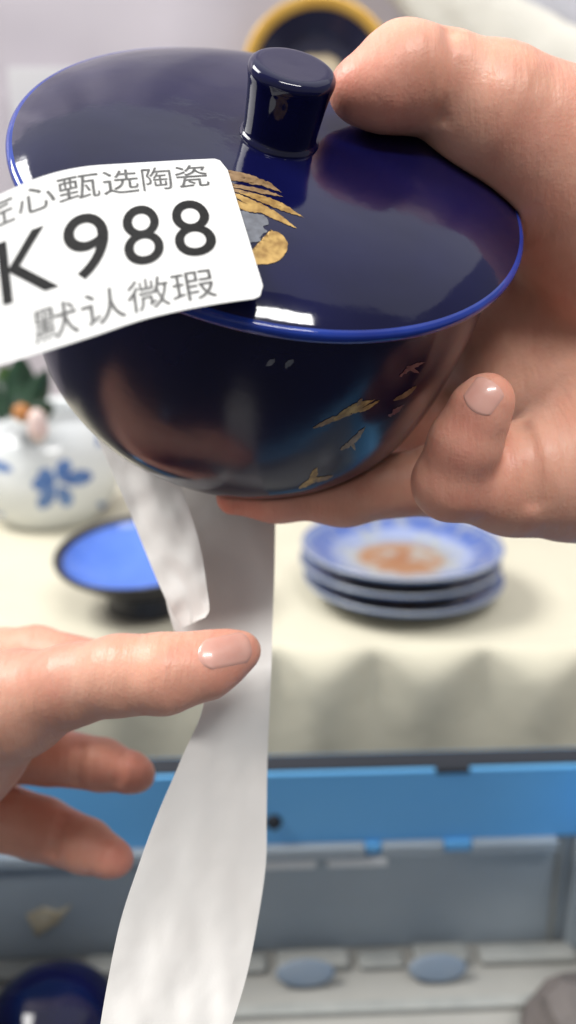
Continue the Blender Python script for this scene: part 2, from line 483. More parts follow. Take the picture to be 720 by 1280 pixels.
def bvh_of(o, M):
    me = o.data
    vs = [M @ v.co for v in me.vertices]
    return BVHTree.FromPolygons(vs, [tuple(p.vertices) for p in me.polygons])

def decal(name, bvh, poly, mt, parent, lift=0.00025, thick=0.0, sub=3, sm=6, ragged=0.0):
    """a printed mark: outline drawn over the surface, dropped onto it and following its curve"""
    pts = catmull([*poly, poly[0]], sm)[:-1] if sm else np.array(poly, float)
    if ragged:
        q = []
        for k in range(len(pts)):
            a, b = pts[k], pts[(k + 1) % len(pts)]
            n_ = max(1, int(np.hypot(*(b - a)) / 2.0))
            q += [a + (b - a) * m / n_ for m in range(n_)]
        pts = [p + ragged * np.array([mnoise.noise(Vector((p[0] * .3, p[1] * .3, 5))), mnoise.noise(Vector((p[0] * .3, p[1] * .3, 9)))]) for p in q]
    bm = bmesh.new()
    vs = [bm.verts.new((p[0], p[1], 0)) for p in pts]
    fc = bm.faces.new(vs)
    bmesh.ops.triangulate(bm, faces=[fc])
    for _ in range(sub):
        lim = 7.0
        es = [e for e in bm.edges if e.calc_length() > lim]
        if not es: break
        bmesh.ops.subdivide_edges(bm, edges=es, cuts=1, use_grid_fill=False)
        bmesh.ops.triangulate(bm, faces=bm.faces[:])
    bm.verts.index_update()
    out, ok = [], True
    for v in bm.verts:
        d = ray(v.co.x, v.co.y).normalized()
        h = bvh.ray_cast(EYE, d)
        if h[0] is None:
            ok = False; out.append(None); continue
        n = h[1] if h[1].dot(d) < 0 else -h[1]
        out.append(h[0] + n * lift)
    faces = [tuple(v.index for v in f.verts) for f in bm.faces]
    bm.free()
    faces = [fc for fc in faces if all(out[i] is not None for i in fc)]
    used = sorted({i for fc in faces for i in fc})
    mp = {i: k for k, i in enumerate(used)}
    if not faces: return None
    return obj(name, [out[i] for i in used], [tuple(mp[i] for i in fc) for fc in faces], mt, parent)

bj = bvh_of(jar_body, Mj)
def petal(cx, cy, ang, L, W):
    ca, sa = math.cos(ang), math.sin(ang)
    return [(cx + ca * a * L - sa * b * W, cy + sa * a * L + ca * b * W) for a, b in ((.1, 0), (.4, .6), (.8, .75), (1.05, .3), (1.0, -.3), (.7, -.7), (.35, -.5))]
for k, (a, L) in enumerate(((-150, 26), (-70, 30), (-15, 42), (60, 30), (125, 36), (175, 30))):
    decal('painted_petal', bj, petal(72, 604, R(a), L, 13), M_blue_paint, jar, .0004)
for cx, cy, a, L in ((118, 628, 20, 26), (20, 590, 200, 30), (120, 560, -60, 22), (8, 640, 150, 26)):
    decal('painted_leaf', bj, petal(cx, cy, R(a), L, 8), M_blue_paint, jar, .0004)

# spray of leaves and buds standing in the jar's mouth
fl = empty('flower_spray', Matrix.Translation(Vector((jc.x - .025, jc.y + .02, TZ + .128))), 'glossy green leaves with a pink bud standing in the white jar', 'flowers')
def leaf_shape(base, tip, w, bend):
    base, tip = Vector(base), Vector(tip)
    d = tip - base
    sd = d.cross(Vector((0, 1, 0.3))).normalized()
    nn = sd.cross(d).normalized()
    verts, faces = [], []
    n = 10
    for i in range(n + 1):
        t = i / n
        ww = w * math.sin(math.pi * min(1, t * 0.98 + .02)) ** 0.8
        c = base + d * t + nn * (bend * math.sin(math.pi * t))
        for s_, lift in ((-1, .25), (0, 0), (1, .25)):
            verts.append(c + sd * ww * s_ + nn * ww * lift)
    for i in range(n):
        for k in range(2):
            a = i * 3 + k
            faces.append((a, a + 1, a + 4, a + 3))
    n0 = len(verts)
    return verts, faces
JD = 0.90
for k, (b0, t0, w, mt) in enumerate((((15, 520), (2, 455), .020, M_leaf), ((30, 525), (42, 480), .016, M_leaf_dark), ((40, 528), (66, 505), .010, M_leaf_dark), ((5, 525), (-30, 470), .02, M_leaf_dark), ((20, 522), (24, 440), .016, M_leaf_dark), ((28, 530), (60, 460), .012, M_leaf_dark))):
    v, f = leaf_shape(at(*b0, JD - .01 * (k % 3)), at(*t0, JD - .012 * (k % 3)), w, .008)
    o = obj('leaf', v, f, mt, fl)
    o.modifiers.new('thickness', 'SOLIDIFY').thickness = 0.0012
def blob(c, rx, rz, n=14):
    verts, faces = [], []
    pr_ = [(max(1e-4, rx * math.sin(math.pi * i / 10)) * (1 + .08 * math.sin(i * 2)), -rz * math.cos(math.pi * i / 10)) for i in range(11)]
    v, f = lathe(pr_, n, 0)
    return [Vector(q) + Vector(c) for q in v], f
v, f = blob(at(47, 532, .865), .010, .017); obj('bud', v, f, M_petal, fl)
v, f = blob(at(27, 516, .865), .009, .009); obj('berry', v, f, M_orange, fl)

# ------------------------------------------------------------------ crate in front of the table
CY = 0.475                                     # inner face of the far side
CZ = on_y(360, 968, CY).z                      # its top
CX0, CX1 = on_y(-25, 1100, CY).x, on_y(744, 1100, CY).x
CN = 0.24                                      # near side
BZ = on_y(360, 1056, CY).z                     # lower edge of the blue beam
crate = empty('folding_crate', Matrix.Translation(Vector((0, .3, 0.0))), 'folding storage crate with bright blue beams and slate grey sides in front of the table', 'crate')
T = 0.012
FZ = 0.012
def part(name, b, m, bev=0.0015):
    v, f = box(*b, bev)
    return obj(name, v, f, m, crate, smooth=False)
part('blue_beam', (CX0 - .03, CX1 + .03, CY, CY + .022, BZ, CZ), M_crate_blue)
part('blue_beam', (CX0 - .03, CX1 + .03, CN - .022, CN, BZ, CZ), M_crate_blue)
part('blue_beam', (CX0 - .03, CX0 - .006, CN + .001, CY - .001, BZ, CZ), M_crate_blue)
part('blue_beam', (CX1 + .006, CX1 + .03, CN + .001, CY - .001, BZ, CZ), M_crate_blue)
part('side_panel', (CX0, CX1, CY + .004, CY + .016, FZ, BZ - .0005), M_crate_grey)
part('side_panel', (CX0, CX1, CN - .016, CN - .004, FZ, BZ - .0005), M_crate_grey)
part('side_panel', (CX0 - .022, CX0 - .010, CN, CY, FZ, BZ - .0005), M_crate_grey)
part('side_panel', (CX1 + .010, CX1 + .022, CN, CY, FZ, BZ - .0005), M_crate_grey)
for x in (CX0 - .004, CX1 + .004):
    for y in (CY + .002, CN - .002):
        part('corner_post', (x - .008, x + .008, y - .008, y + .008, FZ, BZ - .001), M_crate_grey)
part('floor_panel', (CX0 - .022, CX1 + .022, CN - .015, CY + .015, .0015, FZ - .0005), M_crate_floor)
# lower lip of the beam: grey catches between blue tongues
edges = [(-20, 330), (336, 471), (493, 570), (607, 715)]
for a, b in edges:
    xa, xb = on_y(a, 1060, CY).x, on_y(b, 1060, CY).x
    part('grey_catch', (xa, xb, CY - .006, CY + .003, BZ - .0075, BZ + .0005), M_crate_grey, .001)
for a, b in ((472, 492), (571, 606)):
    xa, xb = on_y(a, 1060, CY).x, on_y(b, 1060, CY).x
    part('blue_tongue', (xa, xb, CY - .004, CY + .003, BZ - .006, BZ + .0005), M_crate_blue, .001)
for a, b in ((334, 410), (424, 500)):  # pale bars painted in as highlights along the grey panel's ledge
    xa, xb = on_y(a, 1076, CY).x, on_y(b, 1076, CY).x
    z = on_y(400, 1076, CY).z
    part('ledge_highlight', (xa, xb, CY - .0045, CY + .0035, z - .0035, z + .003), M_label, .0015)
# moulded ridge and hinges along the foot of the far side
part('panel_joint', (on_y(716, 1100, CY).x, on_y(722, 1100, CY).x, CY + .001, CY + .006, FZ, BZ - .0007), M_crate_ridge, .001)
for a, b, h_ in ((-30, 118, .006), (126, 232, .008), (244, 348, .005), (360, 448, .007), (460, 516, .004), (528, 596, .008), (610, 740, .006)):
    part('floor_ridge', (max(CX0, on_y(a, 1200, CY).x), min(CX1, on_y(b, 1200, CY).x), CY - .016, CY - .001, FZ, FZ + h_), M_crate_ridge, .003)
part('floor_rib', (CX0, CX1, CY - .050, CY - .042, FZ - .0004, FZ + .004), M_crate_ridge, .001)
for px in (225, 395, 560):
    c = on_y(px, 1222, CY - .02)
    v, f = lathe([(0, 0), (.0125, 0), (.0150, .0015), (.0152, .003), (.0135, .004), (0, .0045)], 32, 2)
    Mh = Matrix.Translation(Vector((c.x, CY - .022, FZ + .008))) @ Matrix.Rotation(R(62), 4, 'X') @ Matrix.Scale(.55, 4, Vector((0, 1, 0))) @ Matrix.Scale(1.25, 4, Vector((1, 0, 0)))
    obj('hinge_cap', [Mh @ Vector(q) for q in v], f, M_hinge, crate)
# bung and vents in the blue beam
c = on_y(358, 1027, CY)
v, f = lathe([(0, .003), (.0035, .003), (.005, .0015), (.0055, -.001)], 24, 2)
Mh = Matrix.Translation(c) @ Matrix.Rotation(R(90), 4, 'X')
obj('stud', [Mh @ Vector(q) for q in v], f, M_dark_gap, crate)
c0, c1 = on_y(562, 972, CY), on_y(604, 985, CY)
part('beam_slot', (c0.x, c1.x, CY - .0008, CY + .003, CZ - .0025, CZ + .0012), M_dark_gap, .0005)
# dark strip on the beam's top, painted shadow of the gap to the cloth
part('gap_shadow_strip', (CX0 - .03, CX1 + .03, CY + .003, CY + .019, CZ - .0005, CZ + .0015), M_dark_gap, .001)

# torn beige scrap stuck on the grey side
poly = [(52, 1133), (72, 1124), (90, 1130), (107, 1122), (92, 1141), (78, 1148), (64, 1160), (60, 1146)]
yy = CY + .0035
fr = [on_y(px, py, yy) for px, py in poly]
verts = [p + Vector((0, -.0008 - .0012 * (i % 3), 0)) for i, p in enumerate(fr)] + [Vector((p.x, yy + .0003, p.z)) for p in fr]
n = len(poly)
faces = [tuple(range(n)), tuple(range(2 * n - 1, n - 1, -1))] + [(i, (i + 1) % n, n + (i + 1) % n, n + i) for i in range(n)]
tag(obj('sticker_scrap', verts, faces, M_scrap, origin=fr[0], smooth=False), 'torn beige sticker scrap clinging to the grey inside of the crate', 'scrap')

TURN = Matrix.Translation((0, .3, 0)) @ Matrix.Rotation(R(2.6), 4, 'Z') @ Matrix.Translation((0, -.3, 0))
crate.matrix_world = TURN @ crate.matrix_world
for sc_ in [o for o in COL.objects if o.name.startswith('sticker_scrap')]:
    sc_.matrix_world = TURN @ Matrix.Translation(fr[0])

# cobalt bowl turned over on the crate floor
bc = on_z(64, 1262, FZ + .03)
Mb = Matrix.Translation(Vector((bc.x, bc.y, FZ)))
ub = empty('upturned_bowl', Mb, 'small shiny cobalt bowl lying upside down in the bottom of the crate', 'bowl')
v, f = lathe([(.043, 0), (.0450, .001), (.0452, .005), (.044, .012), (.041, .022), (.035, .032), (.026, .040), (.014, .0445), (0, .0455)], 96)
obj('body', v, f, M_cobalt, ub, local=True)
v, f = lathe([(.0432, .0005), (.0456, .0008), (.0460, .0030), (.0452, .0052)], 96)
obj('rim', v, f, M_cobalt_edge, ub, local=True)

# grey wrapped bundle on a white sheet in the right corner of the crate
q = [on_z(650, 1300, FZ + .004), on_z(800, 1300, FZ + .004), on_z(820, 1190, FZ + .004), on_z(725, 1205, FZ + .004)]
pc_ = on_z(716, 1262, FZ + .02)
def crumple(c, rx, ry, rz, seed, ns=22):
    bm = bmesh.new()
    bmesh.ops.create_icosphere(bm, subdivisions=3, radius=1)
    for v in bm.verts:
        nn = v.co.copy()
        k = 1 + .18 * mnoise.noise(nn * 1.8 + Vector((seed, 0, 0))) + .10 * abs(mnoise.noise(nn * 4.5 + Vector((0, seed, 0))))
        nn = nn * k
        v.co = Vector((nn.x * rx, nn.y * ry, max(nn.z, -.55) * rz)) + Vector(c)
    bm.verts.index_update()
    vs = [v.co.copy() for v in bm.verts]; fs = [tuple(v.index for v in f_.verts) for f_ in bm.faces]
    bm.free()
    return vs, fs
cxr = on_z(745, 1290, FZ + .02).x
v, f = crumple((cxr, bc.y - .004, FZ + .0165), .040, .030, .030, 2.0)
tag(obj('wrapped_bundle', v, f, M_kraft, origin=Vector((cxr, bc.y - .004, FZ)), smooth=False), 'small bundle wrapped in crumpled grey brown paper in the crate corner', 'bundle')
pw = on_z(712, 1290, FZ + .014)
v, f = crumple((pw.x + .006, pw.y - .034, FZ + .0115), .026, .022, .021, 7.0)
tag(obj('crumpled_paper', v, f, M_label, origin=Vector((pw.x, pw.y, FZ)), smooth=False), 'ball of crumpled white paper in front of the grey brown bundle', 'paper')

# ------------------------------------------------------------------ the cobalt bowl and its lid
BD = 0.235
O = at(346.3, 211.5, BD)
w_ = -ray(346.3, 211.5).normalized()
phi, elev = R(11.9), R(27.7)
ui = (RX * math.sin(phi) + UP * math.cos(phi))
ui = (ui - w_ * ui.dot(w_)).normalized()
AX = (ui * math.cos(elev) + w_ * math.sin(elev)).normalized()
SX = (RX - AX * RX.dot(AX)).normalized()
SY = AX.cross(SX)
MB = Matrix(((SX.x, SY.x, AX.x, O.x), (SX.y, SY.y, AX.y, O.y), (SX.z, SY.z, AX.z, O.z), (0, 0, 0, 1)))
RL = 0.0687

def dome_h(r): return .0087 * (1 - (r / .0687) ** 4.4)
lid_prof = [(r_, dome_h(r_)) for r_ in (.0092, .020, .032, .043, .052, .0590, .0635, .0660, .0672)]
rim_prof = [(.0671, dome_h(.0671)), (.0679, .0006), (.0685, .0001), (RL, -.0008), (.0684, -.0019), (.0672, -.0025), (.065, -.0023), (.062, -.0010), (.05, .0020), (.03, .0050), (.0, .0060)]
knob_prof = [(.0105, .0083), (.0104, .0090), (.0100, .0096), (.0096, .0101), (.0096, .0120), (.0098, .0150), (.0101, .0186), (.0105, .0220), (.0109, .0240), (.0109, .0254), (.0102, .0265), (.0088, .0270), (.006, .0270), (.0, .0269)]
bowl_prof = [(.0632, -.0018), (.0640, -.0050), (.0645, -.012), (.0647, -.025), (.0638, -.040), (.0622, -.052), (.0594, -.0625), (.0540, -.0715), (.0465, -.0785), (.0380, -.0828), (.0310, -.0845), (.0303, -.0870), (.0295, -.0885), (.0282, -.0890), (.0270, -.0885), (.0262, -.0840), (.0, -.0835)]
bowl_in = [(.0632, -.0020), (.0618, -.0022), (.0610, -.006), (.0608, -.023), (.0575, -.045), (.050, -.062), (.036, -.073), (.0, -.076)]

lid = empty('bowl_lid', MB, 'glossy cobalt blue lid with round knob and gilt print, pinched under the thumb', 'lid')
v, f = lathe(lid_prof, 192); lid_dome = obj('dome', v, f, M_cobalt, lid, local=True)
v, f = lathe(rim_prof, 192, 6); lid_rim = obj('rim', v, f, M_cobalt_edge, lid, local=True)
v, f = lathe(knob_prof, 128); v = [(a - .0012, b, c) for a, b, c in v]; knob = obj('knob', v, f, M_cobalt, lid, local=True)
bowl = empty('porcelain_bowl', MB, 'deep glossy cobalt blue bowl with gilt birds held from below in one hand', 'bowl')
v, f = lathe(bowl_prof, 192); bowl_body = obj('body', v, f, M_cobalt_soft, bowl, local=True)
v, f = lathe(bowl_in, 128); obj('inside', v, f, M_porcelain, bowl, local=True)

bl = bvh_of(lid_dome, MB)
bb = bvh_of(bowl_body, MB)
# gilt crane print on the lid, half covered by the sticker
def stroke(p0, p1, w, bow=0.0):
    p0, p1 = np.array(p0, float), np.array(p1, float)
    d = p1 - p0
    n = np.array([-d[1], d[0]]) / (np.hypot(*d) + 1e-9)
    mid = [p0 + d * t + n * bow * math.sin(math.pi * t) for t in (0, .3, .65, 1)]
    ww = (.35 * w, .9 * w, w, .1 * w)
    return [tuple(m + n * q) for m, q in zip(mid, ww)] + [tuple(m - n * q) for m, q in reversed(list(zip(mid, ww)))]
prints = [(stroke(a, b, w, bow), M_gold_dark) for a, b, w, bow in (
    ((262, 214), (308, 222), 2.6, 1), ((266, 221), (322, 229), 2.2, -1), ((284, 214), (338, 233), 2.6, -2), ((306, 224), (350, 240), 3.4, -3),
    ((270, 227), (330, 239), 2.2, 1), ((290, 232), (352, 246), 2.4, -1), ((262, 229), (316, 243), 2.0, 1), ((312, 230), (342, 233), 1.6, -1))]
prints += [(stroke(a, b, w, bow), M_gold) for a, b, w, bow in (
    ((300, 240), (377, 271), 4.2, -2), ((292, 243), (368, 284), 4.6, -1), ((284, 247), (326, 266), 4.0, 2), ((318, 245), (362, 262), 1.8, 1))]
prints += [
    ([(288, 266), (304, 264), (316, 268), (330, 270), (336, 280), (328, 284), (334, 290), (322, 296), (326, 302), (312, 304), (308, 312), (298, 308), (292, 285)], M_silver),
    ([(338, 288), (350, 292), (359, 303), (356, 318), (344, 328), (326, 331), (312, 330), (310, 318), (318, 320), (328, 314), (334, 316), (336, 306), (342, 300)], M_gold)]
for poly, mt in prints:
    decal('gilt_print', bl, poly, mt, lid, .00012, ragged=1.3)
# gilt birds on the bowl
birds = [
    (stroke((392, 535), (440, 517), 2.6, -2), M_gold_dark), (stroke((418, 524), (466, 500), 4.2, -2), M_gold), (stroke((440, 516), (474, 500), 2.2, 2), M_gold), (stroke((446, 508), (452, 498), 1.8, 0), M_gold_dark),
    (stroke((426, 562), (456, 534), 3.4, 2), M_gold_dark), (stroke((438, 552), (444, 562), 2.0, 0), M_gold_dark),
    (stroke((374, 610), (402, 596), 3.0, -1), M_gold), (stroke((386, 603), (396, 584), 3.6, 1), M_gold), (stroke((392, 601), (416, 594), 2.6, 1), M_gold_dark),
    (stroke((333, 457), (344, 448), 3.0, 0), M_silver), (stroke((356, 459), (367, 449), 3.4, 0), M_silver),
    (stroke((500, 470), (530, 452), 2.4, -2), M_rose), (stroke((508, 458), (524, 466), 2.4, 0), M_rose), (stroke((492, 500), (520, 482), 3.0, 2), M_gold_dark), (stroke((486, 520), (504, 506), 2.6, 0), M_rose)]
for poly, mt in birds:
    decal('gilt_bird', bb, poly, mt, bowl, .00012, ragged=1.5)

# ------------------------------------------------------------------ sticker with printing
def plane_depth(px, py, h):
    r = ray(px, py)
    return ((O + AX * h - EYE).dot(AX)) / r.dot(AX)
cols = [   # s, top x, top y, bottom x, bottom y
    (-.35, -150, 330, -140, 500), (-.15, -85, 285, -70, 480), (0, -40, 262, -22, 462), (.13, 0, 243, 24, 450), (.28, 48, 221, 74, 434), (.42, 100, 208, 128, 417), (.55, 150, 205, 172, 401),
    (.70, 192, 202.5, 222, 389), (.85, 235, 200, 276, 379), (1.0, 280, 198, 333, 372)]
cs = np.array([c[0] for c in cols])
def lab_px(s, t):
    q = [np.interp(s, cs, [c[k] for c in cols]) for k in range(1, 5)]
    # smooth the piecewise line a little
    for k in range(1, 5):
        q[k - 1] = np.mean([np.interp(min(1, max(-.35, s + e)), cs, [c[k] for c in cols]) for e in (-.06, -.03, 0, .03, .06)]) if .94 > s > -.29 else q[k - 1]
    return q[0] + (q[2] - q[0]) * t, q[1] + (q[3] - q[1]) * t
DOME_H = .0080
def lab_pt(s, t, lift=0.0):
    px, py = lab_px(s, t)
    d0 = plane_depth(px, py, DOME_H)
    d = ray(px, py).normalized()
    h = bl.ray_cast(EYE, d)
    # resting on the dome at the right end, leaving it in a free curve to the left
    base = d0
    if h[0] is not None:
        dd = (h[0] - EYE).dot(FW)
        base = min(base, dd - .0005)
    free = max(0, .75 - s)
    ref = plane_depth(px, py, .0105)
    k = min(1, max(0, (1.02 - s) / .35))
    k = k * k * (3 - 2 * k)
    base = base * (1 - k) + ref * k - .010 * free * free + .004 * free * (t - .5)
    return at(px, py, base - lift)
NSX, NTX = 70, 24
def corner(s, t):                       # rounded right-hand corners
    return s
verts, faces = [], []
for i in range(NSX + 1):
    s = -.35 + 1.35 * i / NSX
    inset = 0.0
    rc = .045
    if s > 1 - rc:
        q = (s - (1 - rc)) / rc
        inset = .085 * (1 - math.sqrt(max(0, 1 - q * q)))
    for j in range(NTX + 1):
        t = inset + (1 - 2 * inset) * j / NTX
        verts.append(lab_pt(s, t))
for i in range(NSX):
    for j in range(NTX):
        a = i * (NTX + 1) + j
        faces.append((a, a + 1, a + NTX + 2, a + NTX + 1))
Ms = Matrix.Translation(lab_pt(.9, .5))
stk = empty('price_sticker', Ms, 'white rectangular sticker printed K988 peeling off the cobalt lid', 'sticker')
paper = obj('label_paper', verts, faces, M_label, stk)
md = paper.modifiers.new('thickness', 'SOLIDIFY'); md.thickness = .00016; md.offset = 0; paper.modifiers.new('edges', 'EDGE_SPLIT').split_angle = R(50)

def printed(name, text, s0, s1, ta, tb, mt, bold=0.0, space=1.0, slope=0.0):
    cu = bpy.data.curves.new(name, 'FONT')
    cu.body = text
    cu.size = 1
    cu.resolution_u = 6
    cu.offset = bold
    cu.space_character = space
    cu.fill_mode = 'FRONT'
    tmp = bpy.data.objects.new(name, cu)
    COL.objects.link(tmp)
    dg = bpy.context.evaluated_depsgraph_get()
    dg.update()
    me = bpy.data.meshes.new_from_object(tmp.evaluated_get(dg))
    bpy.data.objects.remove(tmp)
    bm = bmesh.new(); bm.from_mesh(me)
    for _ in range(2):
        es = [e for e in bm.edges if e.calc_length() > .18]
        if es:
            bmesh.ops.subdivide_edges(bm, edges=es, cuts=1)
            bmesh.ops.triangulate(bm, faces=bm.faces[:])
    xs_ = [v.co.x for v in bm.verts]; ys_ = [v.co.y for v in bm.verts]
    x0, x1, y0, y1 = min(xs_), max(xs_), min(ys_), max(ys_)
    bm.verts.index_update()
    out = []
    for v in bm.verts:
        a = (v.co.x - x0) / (x1 - x0); b = (v.co.y - y0) / (y1 - y0)
        s = s0 + (s1 - s0) * a
        t = tb + (ta - tb) * b + slope * (a - 1)
        out.append(lab_pt(s, t, .00035))
    fs = [tuple(v.index for v in f_.verts) for f_ in bm.faces]
    bm.free(); bpy.data.meshes.remove(me)
    return obj(name, out, fs, mt, stk, smooth=False)
printed('printed_heading', '匠心甄选陶瓷', .05, .915, .035, .185, M_ink_grey, .0)
printed('printed_code', 'K988', .096, .885, .275, .655, M_ink, .002, 1.14)
printed('printed_note', '默认微瑕', .195, .845, .745, .945, M_ink_grey, .0)

# ------------------------------------------------------------------ flesh: distance fields meshed as one smooth skin
class Flesh:
    def __init__(s, lo, hi, h):
        s.h = h
        s.lo = np.array(lo); s.n = np.ceil((np.array(hi) - s.lo) / h).astype(int) + 1
        s.D = np.full(s.n, 1.0, np.float32)
    def sub(s, lo, hi):
        a = np.clip(np.floor((lo - s.lo) / s.h).astype(int), 0, s.n - 1)
        b = np.clip(np.ceil((hi - s.lo) / s.h).astype(int) + 1, 1, s.n)
        sl = tuple(slice(i, j) for i, j in zip(a, b))
        g = np.meshgrid(*[s.lo[k] + s.h * np.arange(a[k], b[k], dtype=np.float32) for k in range(3)], indexing='ij', sparse=True)
        return sl, g
    def cone(s, p, q, rp, rq, k=.006, flat=None, carve=False, ck=.0015):
        p, q = np.array(p, np.float32), np.array(q, np.float32)
        m_ = max(rp, rq) + max(k, .004) + .006
        sl, (X, Y, Z) = s.sub(np.minimum(p, q) - m_, np.maximum(p, q) + m_)
        if 0 in s.D[sl].shape: return
        d = q - p
        L2 = max(float(d @ d), 1e-12)
        t = np.clip(((X - p[0]) * d[0] + (Y - p[1]) * d[1] + (Z - p[2]) * d[2]) / L2, 0, 1)
        ex, ey, ez = X - (p[0] + t * d[0]), Y - (p[1] + t * d[1]), Z - (p[2] + t * d[2])
        if flat is not None:                # flatten along a direction (finger pads, palm)
            ax, amt = flat
            c = ex * ax[0] + ey * ax[1] + ez * ax[2]
            g = amt - 1
            ex, ey, ez = ex + g * c * ax[0], ey + g * c * ax[1], ez + g * c * ax[2]
        dist = np.sqrt(ex * ex + ey * ey + ez * ez) - (rp + (rq - rp) * t)
        A = s.D[sl]
        if carve:
            nb = -dist
            hh = np.clip(.5 - .5 * (A - nb) / ck, 0, 1)
            s.D[sl] = A * (1 - hh) + nb * hh + ck * hh * (1 - hh)
        else:
            hh = np.clip(.5 + .5 * (A - dist) / k, 0, 1)
            s.D[sl] = A * (1 - hh) + dist * hh - k * hh * (1 - hh)
    def chain(s, pts, k=.006, flat=None):
        for (p, rp), (q, rq) in zip(pts, pts[1:]):
            s.cone(p, q, rp, rq, k, flat)
    def crease(s, pts, r=.0007, ck=.0016):
        for p, q in zip(pts, pts[1:]): s.cone(p, q, r, r, carve=True, ck=ck)
    def groove(s, segs, r, ck):
        if not segs: return
        A_ = np.array([np.array(a) for a, b in segs] + [np.array(b) for a, b in segs])
        sl, (X, Y, Z) = s.sub(A_.min(0) - r - .008, A_.max(0) + r + .008)
        if 0 in s.D[sl].shape: return
        best = None
        for a, b in segs:
            p, d = np.array(a), np.array(b) - np.array(a)
            t = np.clip(((X - p[0]) * d[0] + (Y - p[1]) * d[1] + (Z - p[2]) * d[2]) / max(float(d @ d), 1e-12), 0, 1)
            q = np.sqrt((X - p[0] - t * d[0]) ** 2 + (Y - p[1] - t * d[1]) ** 2 + (Z - p[2] - t * d[2]) ** 2)
            best = q if best is None else np.minimum(best, q)
        A, nb = s.D[sl], -(best - r)
        hh = np.clip(.5 - .5 * (A - nb) / ck, 0, 1)
        s.D[sl] = A * (1 - hh) + nb * hh + ck * hh * (1 - hh)
    def relax(s, n=1):
        for _ in range(n):
            D = s.D
            for ax in range(3):
                D = D.copy()
                sl0 = [slice(None)] * 3; sl1 = [slice(None)] * 3; slc = [slice(None)] * 3
                sl0[ax], slc[ax], sl1[ax] = slice(0, -2), slice(1, -1), slice(2, None)
                D[tuple(slc)] = .25 * D[tuple(sl0)] + .5 * D[tuple(slc)] + .25 * D[tuple(sl1)]
            s.D = D
    def cut_bowl(s, gap=.0002):
        X, Y, Z = np.meshgrid(*[s.lo[k] + s.h * np.arange(s.n[k], dtype=np.float32) for k in range(3)], indexing='ij', sparse=True)
        x, y, z = X - O.x, Y - O.y, Z - O.z
        az = x * AX.x + y * AX.y + z * AX.z
        rr = np.sqrt(np.maximum(x * x + y * y + z * z - az * az, 0))
        bp = catmull(bowl_prof, 4)
        o_ = np.argsort(bp[:, 1])
        outer = np.array([(z0, r0) for r0, z0 in bp if r0 > .0281])
        outer = outer[np.argsort(outer[:, 0])]
        rb = np.interp(az, outer[:, 0], outer[:, 1])
        slope = .8
        db = np.maximum(np.maximum((rr - rb) * slope, az + .0018), -.0890 - az)
        lp = catmull(lid_prof + [(.0685, .0001), (RL, -.0008)], 4)
        hl = np.interp(rr, lp[:, 0], lp[:, 1])
        dl = np.maximum(np.maximum(rr - RL, (az - hl) * .95), -.0024 - az)
        kp = np.array([(z0, r0) for r0, z0 in knob_prof[:11]])
        rk = np.interp(az, kp[:, 0], kp[:, 1])
        dk = np.maximum(np.maximum(rr - rk, az - .0269), .007 - az)
        d = np.minimum(np.minimum(db, dl), dk)
        nb = -(d - gap)
        ck = .0012
        A = s.D
        hh = np.clip(.5 - .5 * (A - nb) / ck, 0, 1)
        s.D = A * (1 - hh) + nb * hh + ck * hh * (1 - hh) - ck * .25 * (hh * (1 - hh) * 4) * 0
    def mesh(s):
        D = s.D.copy()
        for ax in range(3):
            for e in (0, -1):
                q = [slice(None)] * 3; q[ax] = e
                D[tuple(q)] = np.maximum(D[tuple(q)], s.h * .5)
        I = D < 0
        nx, ny, nz = D.shape
        c = [(i, j, k) for i in (0, 1) for j in (0, 1) for k in (0, 1)]
        def sh(a, o): return a[o[0]:nx - 1 + o[0], o[1]:ny - 1 + o[1], o[2]:nz - 1 + o[2]]
        cnt = sum(sh(I, o).astype(np.int8) for o in c)
        mask = (cnt > 0) & (cnt < 8)
        idx = np.argwhere(mask)
        ids = np.full(mask.shape, -1, np.int64); ids[mask] = np.arange(len(idx))
        acc = np.zeros((len(idx), 3)); num = np.zeros(len(idx))
        val = {o: D[idx[:, 0] + o[0], idx[:, 1] + o[1], idx[:, 2] + o[2]].astype(float) for o in c}
        for a in c:
            for ax in range(3):
                if a[ax] == 0:
                    b = list(a); b[ax] = 1; b = tuple(b)
                    va, vb = val[a], val[b]
                    cr = (va < 0) != (vb < 0)
                    t = np.where(cr, va / np.where(cr, va - vb, 1), 0)
                    p = np.array(a, float)[None, :].repeat(len(idx), 0); p[:, ax] += t
                    acc[cr] += p[cr]; num[cr] += 1
        V = (idx + acc / num[:, None]) * s.h + s.lo
        F = []
        for ax in range(3):
            u, w = [(1, 2), (2, 0), (0, 1)][ax]
            s0 = [slice(None)] * 3; s1 = [slice(None)] * 3
            s0[ax], s1[ax] = slice(0, -1), slice(1, None)
            e = I[tuple(s0)] != I[tuple(s1)]
            inside = I[tuple(s0)]
            P = np.argwhere(e)
            ok = (P[:, u] > 0) & (P[:, w] > 0) & (P[:, u] < D.shape[u] - 1) & (P[:, w] < D.shape[w] - 1)
            P = P[ok]
            fl_ = inside[P[:, 0], P[:, 1], P[:, 2]]
            q = []
            for du, dw in ((-1, -1), (0, -1), (0, 0), (-1, 0)):
                Q = P.copy(); Q[:, u] += du; Q[:, w] += dw
                q.append(ids[Q[:, 0], Q[:, 1], Q[:, 2]])
            q = np.stack(q, 1)
            q[~fl_] = q[~fl_][:, ::-1]
            F.append(q)
        F = np.concatenate(F)
        F = F[(F >= 0).all(1)]
        return V, F

def P(px, py, d, rpx):                   # joint: where it is and how thick (radius given as seen)
    return (at(px, py, d), rpx * d / FPX)

